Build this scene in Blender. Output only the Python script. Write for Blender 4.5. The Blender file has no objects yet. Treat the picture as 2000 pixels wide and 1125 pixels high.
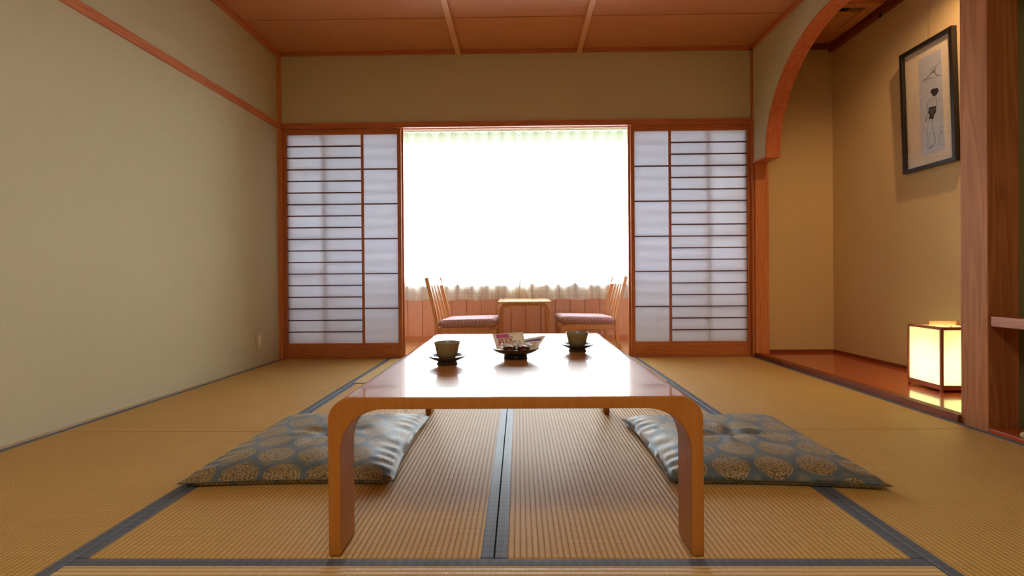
import bpy, bmesh, math, random
from mathutils import Vector, Matrix
random.seed(7)
PI = math.pi
sc = bpy.context.scene
COL = sc.collection

# ------------------------------------------------------------------ camera, world, lights, exposure
F_PX, YAW, PITCH, ROLL, CYPX = 985.0, -0.0137, -0.0039, 0.0077, 546.68
cam = bpy.data.cameras.new('camera'); cam_o = bpy.data.objects.new('camera', cam); COL.objects.link(cam_o)
cam.sensor_width = 36.0; cam.sensor_fit = 'HORIZONTAL'; cam.lens = 36.0 * F_PX / 2000.0
cam.shift_y = -(562.5 - CYPX) / 2000.0
cam.clip_start = 0.02
def cam_rot():
    # rows of the fitted world -> camera rotation (x right, y forward, z up), then to blender's axes
    cy, sy = math.cos(YAW), math.sin(YAW); cp, sp = math.cos(PITCH), math.sin(PITCH); cr, sr = math.cos(ROLL), math.sin(ROLL)
    R1 = Matrix(((cy, -sy, 0), (sy, cy, 0), (0, 0, 1)))
    R2 = Matrix(((1, 0, 0), (0, cp, sp), (0, -sp, cp)))
    R3 = Matrix(((cr, 0, -sr), (0, 1, 0), (sr, 0, cr)))
    R = R3 @ R2 @ R1
    right = R[0]; fwd = R[1]; up = R[2]
    return Matrix((right, up, -fwd)).transposed()
cam_o.matrix_world = Matrix.Translation((0, 0, 0.63)) @ cam_rot().to_4x4()
sc.camera = cam_o
vs = sc.view_settings
vs.view_transform = 'Standard'; vs.look = 'None'; vs.gamma = 1.0; vs.use_curve_mapping = False
vs.exposure = 0.48
try:
    sc.cycles.use_denoising = True; sc.cycles.max_bounces = 10; sc.cycles.diffuse_bounces = 7
    sc.cycles.transmission_bounces = 8; sc.cycles.transparent_max_bounces = 12; sc.cycles.glossy_bounces = 4
    sc.cycles.caustics_reflective = False; sc.cycles.caustics_refractive = False
    sc.cycles.sample_clamp_indirect = 8.0
except Exception: pass

world = bpy.data.worlds.new('daylight'); sc.world = world; world.use_nodes = True
wn = world.node_tree; bg = wn.nodes['Background']
bg.inputs[0].default_value = (0.83, 0.92, 1.0, 1); bg.inputs[1].default_value = 21.0

def area(name, loc, rot, sx, sy, power, col, portal=False, spread=PI):
    l = bpy.data.lights.new(name, 'AREA'); l.shape = 'RECTANGLE'; l.size = sx; l.size_y = sy
    l.energy = power; l.color = col; l.spread = spread
    o = bpy.data.objects.new(name, l); o.location = loc; o.rotation_euler = rot; COL.objects.link(o)
    if portal: l.cycles.is_portal = True
    return o
area('window_portal', (0, 5.22, 1.345), (-PI/2, 0, 0), 3.7, 1.55, 1, (1, 1, 1), portal=True)
area('room_fill_light', (0, -0.45, 2.38), (0, 0, 0), 0.7, 0.7, 20, (1.0, 0.92, 0.78))  # added fill above and behind the camera, no such lamp is seen
def spot(name, loc, target, power, col, size, blend, rad=0.03):
    l = bpy.data.lights.new(name, 'SPOT'); l.energy = power; l.color = col; l.spot_size = size; l.spot_blend = blend; l.shadow_soft_size = rad
    o = bpy.data.objects.new(name, l); o.location = loc
    o.rotation_euler = (Vector(target) - Vector(loc)).to_track_quat('-Z', 'Y').to_euler(); COL.objects.link(o)
spot('alcove_downlight', (2.12, 2.45, 2.40), (2.42, 3.05, 1.0), 40, (1.0, 0.64, 0.33), math.radians(105), 0.9)

# ------------------------------------------------------------------ helpers
def lin(c):
    return tuple(((v/255)/12.92 if v/255 <= 0.04045 else ((v/255+0.055)/1.055)**2.4) for v in c)
def rgba(c): return (*lin(c), 1)
class NT:
    def __init__(s, name):
        s.m = bpy.data.materials.new(name); s.m.use_nodes = True; s.t = s.m.node_tree; s.t.nodes.clear()
        s.out = s.t.nodes.new('ShaderNodeOutputMaterial')
    def n(s, typ, **kw):
        nd = s.t.nodes.new(typ)
        for k, v in kw.items():
            if k.startswith('i_'):
                key = k[2:]; key = int(key) if key.isdigit() else key.replace('_', ' ')
                nd.inputs[key].default_value = v
            else: setattr(nd, k, v)
        return nd
    def l(s, a, b): s.t.links.new(a, b)
    def bsdf(s, **kw):
        b = s.n('ShaderNodeBsdfPrincipled')
        for k, v in kw.items(): b.inputs[k.replace('_', ' ')].default_value = v
        s.l(b.outputs[0], s.out.inputs[0]); return b
    def mix(s, fac, a, b, blend='MIX'):
        m = s.n('ShaderNodeMix', data_type='RGBA', blend_type=blend)
        for sock, v in ((m.inputs[0], fac), (m.inputs[6], a), (m.inputs[7], b)):
            if hasattr(v, 'links'): s.l(v, sock)
            else: sock.default_value = v
        return m.outputs[2]
    def math(s, op, a, b=0.0, c=0.0):
        m = s.n('ShaderNodeMath', operation=op)
        for sock, v in zip(m.inputs, (a, b, c)):
            if hasattr(v, 'links'): s.l(v, sock)
            else: sock.default_value = v
        return m.outputs[0]
    def obj(s): return s.n('ShaderNodeTexCoord').outputs['Object']
    def mapping(s, vec, scale=(1, 1, 1), rot=(0, 0, 0)):
        m = s.n('ShaderNodeMapping'); s.l(vec, m.inputs[0]); m.inputs['Scale'].default_value = scale; m.inputs['Rotation'].default_value = rot
        return m.outputs[0]
    def noise(s, vec, scale, detail=3, rough=.5, dist=0):
        nn = s.n('ShaderNodeTexNoise'); s.l(vec, nn.inputs['Vector'])
        nn.inputs['Scale'].default_value = scale; nn.inputs['Detail'].default_value = detail
        nn.inputs['Roughness'].default_value = rough; nn.inputs['Distortion'].default_value = dist
        return nn.outputs['Fac']
    def ramp(s, fac, stops):
        r = s.n('ShaderNodeValToRGB'); s.l(fac, r.inputs[0]); e = r.color_ramp.elements
        while len(e) < len(stops): e.new(0.5)
        for el, (p, c) in zip(e, stops): el.position = p; el.color = c if len(c) == 4 else (*c, 1)
        return r.outputs[0]
    def bump(s, height, strength=.3, dist=.002, to=None):
        b = s.n('ShaderNodeBump'); s.l(height, b.inputs['Height']); b.inputs['Strength'].default_value = strength; b.inputs['Distance'].default_value = dist
        if to: s.l(b.outputs[0], to.inputs['Normal'])
        return b.outputs[0]

def wood(name, c1, c2, axis='Z', rough=.45, coat=0.0, coat_rough=.05, grain=1.0, ring=.5, spec=.4):
    t = NT(name); v = t.obj()
    st = {'X': (1.2, 22, 22), 'Y': (22, 1.2, 22), 'Z': (22, 22, 1.2)}[axis]
    m = t.mapping(v, tuple(a*grain for a in st))
    st2 = {'X': (.35, 6, 6), 'Y': (6, .35, 6), 'Z': (6, 6, .35)}[axis]
    m2 = t.mapping(v, tuple(a*grain for a in st2))
    f1 = t.noise(m, 3.0, 5, .6, .3)
    f2 = t.noise(m2, 1.6, 3, .5, 1.2)
    rg = t.math('FRACT', t.math('MULTIPLY', f2, 9.0))
    rg = t.math('ABSOLUTE', t.math('SUBTRACT', rg, .5))
    f = t.math('ADD', t.math('MULTIPLY', f1, 1-ring*.5), t.math('MULTIPLY', rg, ring))
    c = t.ramp(f, [(.25, rgba(c2)), (.72, rgba(c1))])
    b = t.bsdf(Roughness=rough, Coat_Weight=coat, Coat_Roughness=coat_rough, Specular_IOR_Level=spec)
    t.l(c, b.inputs['Base Color'])
    t.bump(f1, .12, .001, b)
    return t.m
def plain(name, c, rough=.5, metal=0, spec=.5, coat=0):
    t = NT(name); b = t.bsdf(Roughness=rough, Metallic=metal, Specular_IOR_Level=spec, Coat_Weight=coat)
    v = t.obj(); f = t.noise(v, 35, 3)
    t.l(t.mix(f, rgba(tuple(x*.94 for x in c)), rgba(tuple(min(255, x*1.04) for x in c))), b.inputs['Base Color'])
    return t.m

class MB:
    def __init__(s): s.v = []; s.f = []; s.uv = None; s.smooth = []
    def add(s, vs, fs, smooth=False):
        o = len(s.v); s.v += [tuple(v) for v in vs]; s.f += [tuple(i+o for i in f) for f in fs]; s.smooth += [smooth]*len(fs); return s
    def box(s, x0, x1, y0, y1, z0, z1):
        return s.add([(x, y, z) for z in (z0, z1) for (x, y) in ((x0, y0), (x1, y0), (x1, y1), (x0, y1))],
                     [(3, 2, 1, 0), (4, 5, 6, 7), (0, 1, 5, 4), (1, 2, 6, 5), (2, 3, 7, 6), (3, 0, 4, 7)])
    def prism(s, pts, z0, z1):   # plan polygon, ccw
        n = len(pts)
        return s.add([(x, y, z0) for x, y in pts]+[(x, y, z1) for x, y in pts],
                     [tuple(range(n-1, -1, -1)), tuple(range(n, 2*n))]+[(i, (i+1) % n, n+(i+1) % n, n+i) for i in range(n)])
    def extr(s, pts, fn0, fn1, smooth=False):  # polygon pts mapped by two functions
        n = len(pts)
        return s.add([fn0(p) for p in pts]+[fn1(p) for p in pts],
                     [tuple(range(n-1, -1, -1)), tuple(range(n, 2*n))]+[(i, (i+1) % n, n+(i+1) % n, n+i) for i in range(n)], smooth)
    def lathe(s, prof, cx=0, cy=0, seg=40):
        n = len(prof); vs = []
        for k in range(seg):
            a = 2*PI*k/seg
            vs += [(cx+r*math.cos(a), cy+r*math.sin(a), z) for r, z in prof]
        fs = [(k*n+i, ((k+1) % seg)*n+i, ((k+1) % seg)*n+i+1, k*n+i+1) for k in range(seg) for i in range(n-1)]
        return s.add(vs, fs, True)
    def tube(s, path, r, seg=8, flat=1.0, up=(0, 0, 1)):
        P = [Vector(p) for p in path]; vs = []; n = len(P)
        for i, p in enumerate(P):
            d = (P[min(i+1, n-1)]-P[max(i-1, 0)]).normalized()
            a = d.cross(Vector(up)); a = a.normalized() if a.length > 1e-4 else Vector((1, 0, 0)); b = a.cross(d).normalized()
            rr = r[i] if isinstance(r, (list, tuple)) else r
            vs += [p+a*rr*math.cos(2*PI*k/seg)+b*rr*flat*math.sin(2*PI*k/seg) for k in range(seg)]
        fs = [(i*seg+k, i*seg+(k+1) % seg, (i+1)*seg+(k+1) % seg, (i+1)*seg+k) for i in range(n-1) for k in range(seg)]
        fs += [tuple(range(seg-1, -1, -1)), tuple((n-1)*seg+k for k in range(seg))]
        return s.add(vs, fs, True)
    def bar(s, path, wx, wy):  # rectangular section sweep: path in XZ plane with fixed y extents via wy; wx thickness in-plane
        vs = []; n = len(path)
        for i, (x, y, z) in enumerate(path):
            x0, _, z0 = path[max(i-1, 0)]; x1, _, z1 = path[min(i+1, n-1)]
            dx, dz = x1-x0, z1-z0; L = math.hypot(dx, dz) or 1; nx, nz = -dz/L*wx/2, dx/L*wx/2
            vs += [(x+nx, y-wy/2, z+nz), (x-nx, y-wy/2, z-nz), (x-nx, y+wy/2, z-nz), (x+nx, y+wy/2, z+nz)]
        fs = [(i*4+k, i*4+(k+1) % 4, (i+1)*4+(k+1) % 4, (i+1)*4+k) for i in range(n-1) for k in range(4)]
        fs += [(3, 2, 1, 0), ((n-1)*4, (n-1)*4+1, (n-1)*4+2, (n-1)*4+3)]
        return s.add(vs, fs)
    def build(s, name, mat, parent=None, bevel=0, seg=2, loc=None):
        me = bpy.data.meshes.new(name); me.from_pydata(s.v, [], s.f)
        for p, sm in zip(me.polygons, s.smooth): p.use_smooth = sm
        bm = bmesh.new(); bm.from_mesh(me); bmesh.ops.recalc_face_normals(bm, faces=bm.faces); bm.to_mesh(me); bm.free()
        me.materials.append(mat)
        if s.uv:
            ul = me.uv_layers.new(name='UVMap')
            for lp in me.loops: ul.data[lp.index].uv = s.uv[lp.vertex_index]
        o = bpy.data.objects.new(name, me); COL.objects.link(o)
        if parent: o.parent = parent
        if loc: o.location = loc
        if bevel:
            b = o.modifiers.new('bevel', 'BEVEL'); b.width = bevel; b.segments = seg; b.limit_method = 'ANGLE'; b.angle_limit = .7
            for p in me.polygons: p.use_smooth = True
            w = o.modifiers.new('wn', 'WEIGHTED_NORMAL'); w.keep_sharp = False
        return o
def tag(o, label=None, cat=None, group=None, kind=None):
    for k, v in (('label', label), ('category', cat), ('group', group), ('kind', kind)):
        if v: o[k] = v
    return o
def thing(name, loc, label, cat, group=None, rz=0):
    o = bpy.data.objects.new(name, None); o.empty_display_size = .05; o.location = loc; o.rotation_euler = (0, 0, rz); COL.objects.link(o)
    return tag(o, label, cat, group)
def copy_tree(o, parent=None):
    c = o.copy(); COL.objects.link(c)
    if parent: c.parent = parent
    for ch in list(o.children): copy_tree(ch, c)
    return c
def struct(mb, name, mat, label=None, bevel=0, parent=None, cat=None):
    o = mb.build(name, mat, parent, bevel)
    if not parent: tag(o, label, cat, kind='structure')
    return o

# ------------------------------------------------------------------ room dimensions
B = 3.9914; H = 2.40
def WL(y): return -1.9094-.0275*(B-y)
def WR(y): return 1.8415+.017*(B-y)
XB0, XC, XB1 = -1.0144, -.0608, .8974      # seams between the mats
DS, DC, DF = 2.0821, 3.022, 1.130           # seam depths
YE = 5.08                                   # window wall

# ------------------------------------------------------------------ materials
def wallpaper(name, c):
    t = NT(name); v = t.obj()
    n1 = t.noise(v, 260, 2, .6); n2 = t.noise(t.mapping(v, (1, 1, .15)), 420, 2, .6); n3 = t.noise(v, 3, 3, .5)
    f = t.math('ADD', t.math('MULTIPLY', n1, .5), t.math('MULTIPLY', n2, .5))
    col = t.mix(f, rgba(tuple(x*.88 for x in c)), rgba(tuple(min(255, x*1.1) for x in c)))
    col = t.mix(t.math('MULTIPLY', n3, .22), col, rgba(tuple(x*.86 for x in c)))
    b = t.bsdf(Roughness=.92, Specular_IOR_Level=.15); t.l(col, b.inputs['Base Color'])
    t.bump(f, .35, .001, b); return t.m
M_wall = wallpaper('green_beige_wallpaper', (200, 191, 160))
M_alcw = wallpaper('alcove_warm_light_wallpaper', (206, 178, 132))  # same wallpaper as the room, alcove's warm lamp light put into its colour
M_cedar = wood('cedar_trim', (196, 118, 74), (170, 92, 52), 'X', .45)
M_cedar_y = wood('cedar_trim_along_room', (210, 130, 84), (182, 98, 56), 'Y', .45)
M_cedar_z = wood('cedar_post', (214, 136, 84), (184, 104, 58), 'Z', .45)
M_door = wood('shoji_frame_wood', (192, 118, 70), (162, 90, 48), 'Z', .42, grain=1.4)
M_door_x = wood('shoji_rail_wood', (196, 120, 70), (164, 92, 48), 'X', .42, grain=1.4)
M_lattice = wood('shoji_lattice_wood', (104, 50, 28), (84, 38, 20), 'X', .5)  # lattice wood darkened in its colour to look backlit
M_ceil = wood('ceiling_board', (206, 142, 100), (194, 126, 84), 'X', .42, grain=1.2, ring=.35)
M_batten = wood('ceiling_batten', (226, 170, 130), (212, 150, 110), 'Y', .42)
M_alc = wood('alcove_board', (200, 92, 44), (158, 64, 28), 'Y', .2, coat=.6, coat_rough=.06, grain=.8)
M_kamachi = wood('alcove_sill_wood', (140, 70, 38), (104, 46, 22), 'Y', .6)
M_pillar = wood('alcove_pillar_wood', (176, 112, 60), (148, 86, 42), 'Z', .7, grain=.8, ring=.8)
M_shelf = wood('shelf_wood', (190, 120, 86), (150, 84, 56), 'Y', .4, grain=2)
M_wains = wood('wainscot_wood', (216, 158, 126), (206, 144, 110), 'Z', .4, grain=1.2, ring=.2)
M_engawa = wood('sunroom_floor_wood', (196, 146, 98), (180, 128, 82), 'X', .28, coat=.3)
M_table = wood('lacquered_table_wood', (216, 150, 84), (200, 130, 62), 'X', .3, coat=1.0, coat_rough=.03, grain=1.0, ring=.2)
M_table.node_tree.nodes['Principled BSDF'].inputs['Coat IOR'].default_value = 1.75
M_table_z = wood('table_leg_wood', (184, 118, 46), (168, 100, 32), 'Z', .45, coat=.15, coat_rough=.1, grain=1.0, ring=.15)
M_chair = wood('beech_chair_wood', (202, 144, 90), (186, 124, 70), 'Z', .35, coat=.2)
M_vent = wood('vent_cover_wood', (206, 142, 82), (188, 120, 64), 'Y', .4)
M_dark = plain('dark_fittings_and_shade', (14, 10, 8), .8)

def tatami(name, axis):
    def pal(r, g, b): return (r, g, b) if axis == 'Y' else (min(250, r*1.10), min(236, g*1.18), min(220, b*1.45))  # crosswise mats paler: sheen on the rushes painted into the straw colour
    t = NT(name); v = t.obj()
    sx = t.n('ShaderNodeSeparateXYZ'); t.l(v, sx.inputs[0])
    a, b_ = (sx.outputs[0], sx.outputs[1]) if axis == 'Y' else (sx.outputs[1], sx.outputs[0])
    wob = t.noise(v, 6, 2); a2 = t.math('ADD', a, t.math('MULTIPLY', wob, .002))
    ph = t.math('MULTIPLY', a2, 2*PI/.0142)
    rib = t.math('ABSOLUTE', t.math('SINE', t.math('MULTIPLY', ph, .5)))       # 0 in the grooves
    ribp = t.math('POWER', rib, .55)
    sc_ = (3, 700, 3) if axis == 'Y' else (700, 3, 3)
    rush = t.noise(t.mapping(v, sc_), 1.0, 2, .6)
    sc2 = (70, 260, 1) if axis == 'Y' else (260, 70, 1)
    cell = t.noise(t.mapping(v, sc2), 1.0, 1, .5)
    big = t.noise(v, 1.3, 3, .5)
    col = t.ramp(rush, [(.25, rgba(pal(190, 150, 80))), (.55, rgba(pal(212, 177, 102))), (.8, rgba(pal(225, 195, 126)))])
    col = t.mix(t.math('MULTIPLY', t.math('SUBTRACT', 1.0, ribp), .62), col, rgba((128, 78, 30)))  # shade between the ribs painted into the groove colour
    col = t.mix(t.math('MULTIPLY', cell, .28), col, rgba((170, 116, 54)))
    col = t.mix(t.math('MULTIPLY', big, .25), col, rgba((190, 132, 64)))
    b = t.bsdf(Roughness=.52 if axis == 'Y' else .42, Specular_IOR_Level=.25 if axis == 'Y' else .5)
    t.l(col, b.inputs['Base Color'])
    h = t.math('ADD', ribp, t.math('MULTIPLY', rush, .35))
    t.bump(h, .9, .0022, b)
    return t.m
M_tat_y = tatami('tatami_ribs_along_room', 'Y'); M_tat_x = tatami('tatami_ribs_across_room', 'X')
def heri():
    t = NT('slate_brocade_border'); v = t.obj()
    m = t.mapping(v, (190, 190, 190), (0, 0, PI/4))
    s = t.n('ShaderNodeSeparateXYZ'); t.l(m, s.inputs[0])
    k = t.math('MULTIPLY', t.math('SINE', s.outputs[0]), t.math('SINE', s.outputs[1]))
    k2 = t.math('SINE', t.math('MULTIPLY', t.math('ADD', s.outputs[0], s.outputs[1]), 4.0))
    f = t.math('ADD', t.math('MULTIPLY', k, .25), t.math('MULTIPLY', k2, .12)); f = t.math('ADD', f, .45)
    f = t.math('MULTIPLY', f, t.math('ADD', t.noise(v, 900, 2), .5))
    c = t.ramp(f, [(.1, rgba((78, 86, 96))), (.9, rgba((106, 115, 128)))])
    b = t.bsdf(Roughness=.5, Specular_IOR_Level=.3); t.l(c, b.inputs['Base Color']); t.bump(f, .4, .0008, b); return t.m
M_heri = heri()
def paper(name, c, tr, weave=300):
    t = NT(name); v = t.obj(); f = t.noise(t.mapping(v, (1, 1, .3)), weave, 3)
    col = t.mix(f, rgba(tuple(x*.96 for x in c)), rgba(c))
    d = t.n('ShaderNodeBsdfDiffuse'); tl = t.n('ShaderNodeBsdfTranslucent'); mx = t.n('ShaderNodeMixShader', i_0=tr)
    t.l(col, d.inputs[0]); t.l(col, tl.inputs[0]); t.l(d.outputs[0], mx.inputs[1]); t.l(tl.outputs[0], mx.inputs[2]); t.l(mx.outputs[0], t.out.inputs[0])
    return t.m
M_paper = paper('shoji_paper', (241, 242, 247), .66)
def sheer(name, tp, check):
    t = NT(name); v = t.obj()
    s = t.n('ShaderNodeSeparateXYZ'); t.l(v, s.inputs[0])
    gx = t.math('GREATER_THAN', t.math('SINE', t.math('MULTIPLY', s.outputs[0], 2*PI/.014)), .55)
    gz = t.math('GREATER_THAN', t.math('SINE', t.math('MULTIPLY', s.outputs[2], 2*PI/.014)), .55)
    g = t.math('MAXIMUM', gx, gz)
    fac = t.math('SUBTRACT', tp, t.math('MULTIPLY', g, check))
    d = t.n('ShaderNodeBsdfDiffuse'); d.inputs[0].default_value = rgba((238, 238, 232)); tl = t.n('ShaderNodeBsdfTranslucent'); tl.inputs[0].default_value = rgba((246, 246, 240))
    tr = t.n('ShaderNodeBsdfTransparent'); mx = t.n('ShaderNodeMixShader', i_0=.55); m2 = t.n('ShaderNodeMixShader')
    t.l(d.outputs[0], mx.inputs[1]); t.l(tl.outputs[0], mx.inputs[2]); t.l(fac, m2.inputs[0])
    t.l(mx.outputs[0], m2.inputs[1]); t.l(tr.outputs[0], m2.inputs[2]); t.l(m2.outputs[0], t.out.inputs[0])
    return t.m
M_sheer = sheer('sheer_check_fabric', .48, .26)
def head_mat():
    t = NT('curtain_heading_tape'); d = t.n('ShaderNodeBsdfDiffuse'); d.inputs[0].default_value = rgba((226, 230, 214))
    tl = t.n('ShaderNodeBsdfTranslucent'); tl.inputs[0].default_value = (.27, .31, .25, 1); a = t.n('ShaderNodeAddShader')
    mx = t.n('ShaderNodeMixShader', i_0=.55); t.l(d.outputs[0], mx.inputs[1]); t.l(tl.outputs[0], mx.inputs[2]); t.l(mx.outputs[0], t.out.inputs[0]); t.t.nodes.remove(a); return t.m
M_head = head_mat()
def pane_mat():
    t = NT('window_glass'); tr = t.n('ShaderNodeBsdfTransparent'); g = t.n('ShaderNodeBsdfGlossy'); g.inputs['Roughness'].default_value = .0
    mx = t.n('ShaderNodeMixShader'); lw = t.n('ShaderNodeLayerWeight'); lw.inputs[0].default_value = .5
    t.l(t.math('ADD', .035, t.math('MULTIPLY', t.math('POWER', lw.outputs[1], 4.0), .8)), mx.inputs[0]); t.l(tr.outputs[0], mx.inputs[1]); t.l(g.outputs[0], mx.inputs[2]); t.l(mx.outputs[0], t.out.inputs[0]); return t.m
M_glass = pane_mat()

# ------------------------------------------------------------------ room shell
Y0 = -1.7
struct(MB().prism([(-2.2, Y0), (2.7, Y0), (2.7, 4.1), (-2.2, 4.1)], -.12, -.03), 'floor', M_kamachi, 'wooden sub-floor under the straw mats')
fl = struct(MB().prism([(WL(Y0)-.02, Y0), (WR(Y0), Y0), (WR(.172), .172), (WL(.172)-.02, .172)], -.03, -.001), 'floor', M_tat_y, 'straw matting nearest the entrance end of the room')
struct(MB().prism([(WL(Y0)-.12, Y0), (WL(Y0), Y0), (WL(4.1), 4.1), (WL(4.1)-.2, 4.1)], -.03, 2.5), 'wall_left', M_wall, 'long green beige papered wall on the left')
struct(MB().box(-2.3, 2.6, Y0-.1, Y0, -.03, 2.5), 'wall_front', M_wall, 'wall at the entrance end of the room')
# wall above the sliding doors
struct(MB().box(-1.93, 1.86, B, B+.11, 1.862, 2.46), 'wall_back', M_wall, 'papered wall band above the sliding paper screens')
# right wall with arch
arch = []
ya, a_, b_, z0a = 2.985, .80, .735, 1.522
for k in range(0, 25):
    th = (PI/2)*k/24
    arch.append((ya+a_*math.cos(th), z0a+b_*math.sin(th)))
YP = 2.18      # pillar rear face
poly = [(B+.11, 2.46), (B+.11, 1.522)] + arch + [(YP-.02, z0a+b_), (YP-.02, 2.46)]
struct(MB().extr(poly, lambda p: (WR(p[0]), p[0], p[1]), lambda p: (WR(p[0])+.085, p[0], p[1])), 'wall_right', M_wall, 'papered wall on the right cut by a tall curved arch')
# curved lining of the arch
lin_o = [(B-.005, 1.522)] + arch + [(YP, z0a+b_)]
lin_i = [(B-.005, 1.510)] + [(ya+(a_-.012)*math.cos((PI/2)*k/24), z0a-.012*(k == 0)+(b_-.012)*math.sin((PI/2)*k/24)) for k in range(25)] + [(YP, z0a+b_-.012)]
mb = MB(); n = len(lin_o)
vs = []
for (yo, zo), (yi, zi) in zip(lin_o, lin_i):
    vs += [(WR(yo)-.006, yo, zo), (WR(yi)-.006, yi, zi), (WR(yi)+.100, yi, zi), (WR(yo)+.100, yo, zo)]
fs = [(i*4+k, i*4+(k+1) % 4, (i+1)*4+(k+1) % 4, (i+1)*4+k) for i in range(n-1) for k in range(4)] + [(0, 1, 2, 3), ((n-1)*4+3, (n-1)*4+2, (n-1)*4+1, (n-1)*4)]
mb.add(vs, fs)
struct(mb, 'trim_1', wood('arch_lining_wood', (206, 118, 74), (174, 84, 46), 'Z', .4, grain=.5, ring=.1), 'orange wood lining of the curved alcove arch')
# posts
struct(MB().box(-1.94, -1.880, B-.012, B+.12, 0, 2.40), 'trim_2', M_cedar_z, 'wooden post in the back left corner', .002)
struct(MB().box(WR(B)-.012, WR(B)+.004, B-.02, B+.12, .0, 2.40), 'trim_3', M_door, 'thin dark strip at the back right corner', .001)
struct(MB().box(1.848, 1.952, B-.03, B+.12, .0, 1.511), 'trim_4', M_cedar_z, 'orange wooden post below the foot of the arch', .002)
struct(MB().box(1.885, 2.010, 2.053, 2.180, -.03, 2.44), 'trim_5', M_pillar, 'thick square wooden pillar at the front of the alcove', .004)
# kamoi and door head grooves
kb = MB().box(-1.885, 1.842, B-.014, B+.012, 1.826, 1.868)
kb.box(-1.885, 1.842, B+.012, B+.118, 1.850, 1.868)
kb.box(-1.885, 1.842, B+.0425, B+.0445, 1.838, 1.850); kb.box(-1.885, 1.842, B+.0765, B+.086, 1.838, 1.850); kb.box(-1.885, 1.842, B+.104, B+.118, 1.840, 1.850)
struct(kb, 'trim_6', M_cedar, 'long grooved wooden head rail above the paper screens')
sb = MB().box(-1.94, 1.90, B+.001, B+.118, -.03, -.004)
struct(sb, 'trim_7', M_engawa, 'wooden floor track below the paper screens')
# picture rail on left wall
def along_left(x_in, x_out, z0, z1, y0, y1):
    return MB().prism([(WL(y0)+x_in, y0), (WL(y0)+x_out, y0), (WL(y1)+x_out, y1), (WL(y1)+x_in, y1)], z0, z1)
def along_right(x_in, x_out, z0, z1, y0, y1):
    return MB().prism([(WR(y0)+x_in, y0), (WR(y0)+x_out, y0), (WR(y1)+x_out, y1), (WR(y1)+x_in, y1)], z0, z1)
struct(along_left(0, .014, 1.832, 1.880, Y0, B-.012), 'trim_8', M_cedar_y, 'slim wooden rail running high along the left wall', .001)
struct(along_left(0, .018, -.03, .004, Y0, B-.012), 'baseboard_left', wood('pale_skirting', (196, 172, 140), (176, 150, 118), 'Y', .5), 'narrow wooden strip at the foot of the left wall')
# ceiling and mouldings
struct(MB().prism([(WL(Y0)-.05, Y0), (2.6, Y0), (2.6, 4.1), (WL(4.1)-.05, 4.1)], 2.46, 2.52), 'ceiling', M_ceil, 'upper ceiling layer above the wooden boards')
cb = MB(); ys = [Y0+.0, -1.49, -.995, -.5, -.005, .49, .985, 1.48, 1.975, 2.47, 2.975, 3.482, B+.05]
for i in range(len(ys)-1):
    y0, y1 = ys[i]+(.005 if i else 0), ys[i+1]-.005
    for x0, x1 in ((None, -.47), (-.47, .487), (.487, None)):
        xa0 = WL(y0)-.03 if x0 is None else x0; xa1 = WL(y1)-.03 if x0 is None else x0
        xb0 = WR(y0)+.02 if x1 is None else x1; xb1 = WR(y1)+.02 if x1 is None else x1
        cb.prism([(xa0, y0), (xb0, y0), (xb1, y1), (xa1, y1)], 2.428, 2.46)
struct(cb, 'ceiling', M_ceil, 'orange brown boarded ceiling with two long battens')
for i, x in enumerate((-.466, .487)):
    struct(MB().box(x-.020, x+.020, Y0, B, 2.396, 2.430), 'trim_%d' % (9+i), M_batten, ['left', 'right'][i]+' long ceiling batten', .003)
struct(along_left(0, .035, 2.397, 2.43, Y0, B), 'trim_11', M_cedar_y, 'ceiling moulding along the left wall')
struct(along_right(-.03, 0, 2.402, 2.43, Y0, B), 'trim_12', M_cedar_y, 'ceiling moulding along the right wall')
struct(MB().box(-1.9, 1.85, B-.03, B, 2.402, 2.43), 'trim_13', M_cedar, 'ceiling moulding above the back wall')

# alcove (tokonoma)
XT = 2.462
struct(MB().box(1.952, XT+.1, B-.008, B+.1, -.03, 2.5), 'wall_alcove_end', M_alcw, 'far end wall of the alcove')
struct(MB().box(XT, XT+.1, .9, B+.1, -.03, 2.5), 'wall_alcove_side', M_alcw, 'deep side wall of the alcove behind the picture')
struct(MB().box(2.0, XT, 2.10, 2.16, -.03, 2.5), 'wall_partition', wallpaper('dark_green_wallpaper', (132, 128, 84)), 'partition wall between the alcove and the shelf recess')
struct(MB().prism([(WR(2.18)+.045, 2.16), (XT, 2.16), (XT, B), (WR(B)+.045, B)], -.02, .030), 'floor', M_alc, 'glossy reddish wooden board floor of the alcove')
struct(MB().prism([(WR(2.18), 2.18), (WR(2.18)+.044, 2.18), (WR(B)+.044, B-.02), (WR(B), B-.02)], -.03, .030), 'trim_14', M_kamachi, 'dark wooden edge of the raised alcove floor', .002)
struct(MB().box(1.952, XT, B-.018, B-.008, .030, .052), 'baseboard_alcove_end', M_kamachi, 'low skirting on the alcove end wall')
struct(MB().box(XT-.010, XT, 2.16, B-.01, .030, .052), 'baseboard_alcove_side', M_kamachi, 'low skirting on the alcove side wall')
struct(MB().box(1.935, XT, 2.16, B, 2.432, 2.47), 'ceiling', wood('alcove_ceiling_wood', (206, 134, 72), (180, 104, 50), 'Y', .4), 'plain wooden ceiling of the alcove')
struct(MB().box(XT-.035, XT, 2.16, B-.01, 2.375, 2.432), 'trim_15', M_kamachi, 'dark ceiling moulding along the alcove side wall', .002)
struct(MB().box(1.95, XT-.035, B-.04, B-.008, 2.395, 2.432), 'trim_16', M_kamachi, 'dark ceiling moulding on the alcove end wall', .002)
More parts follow.
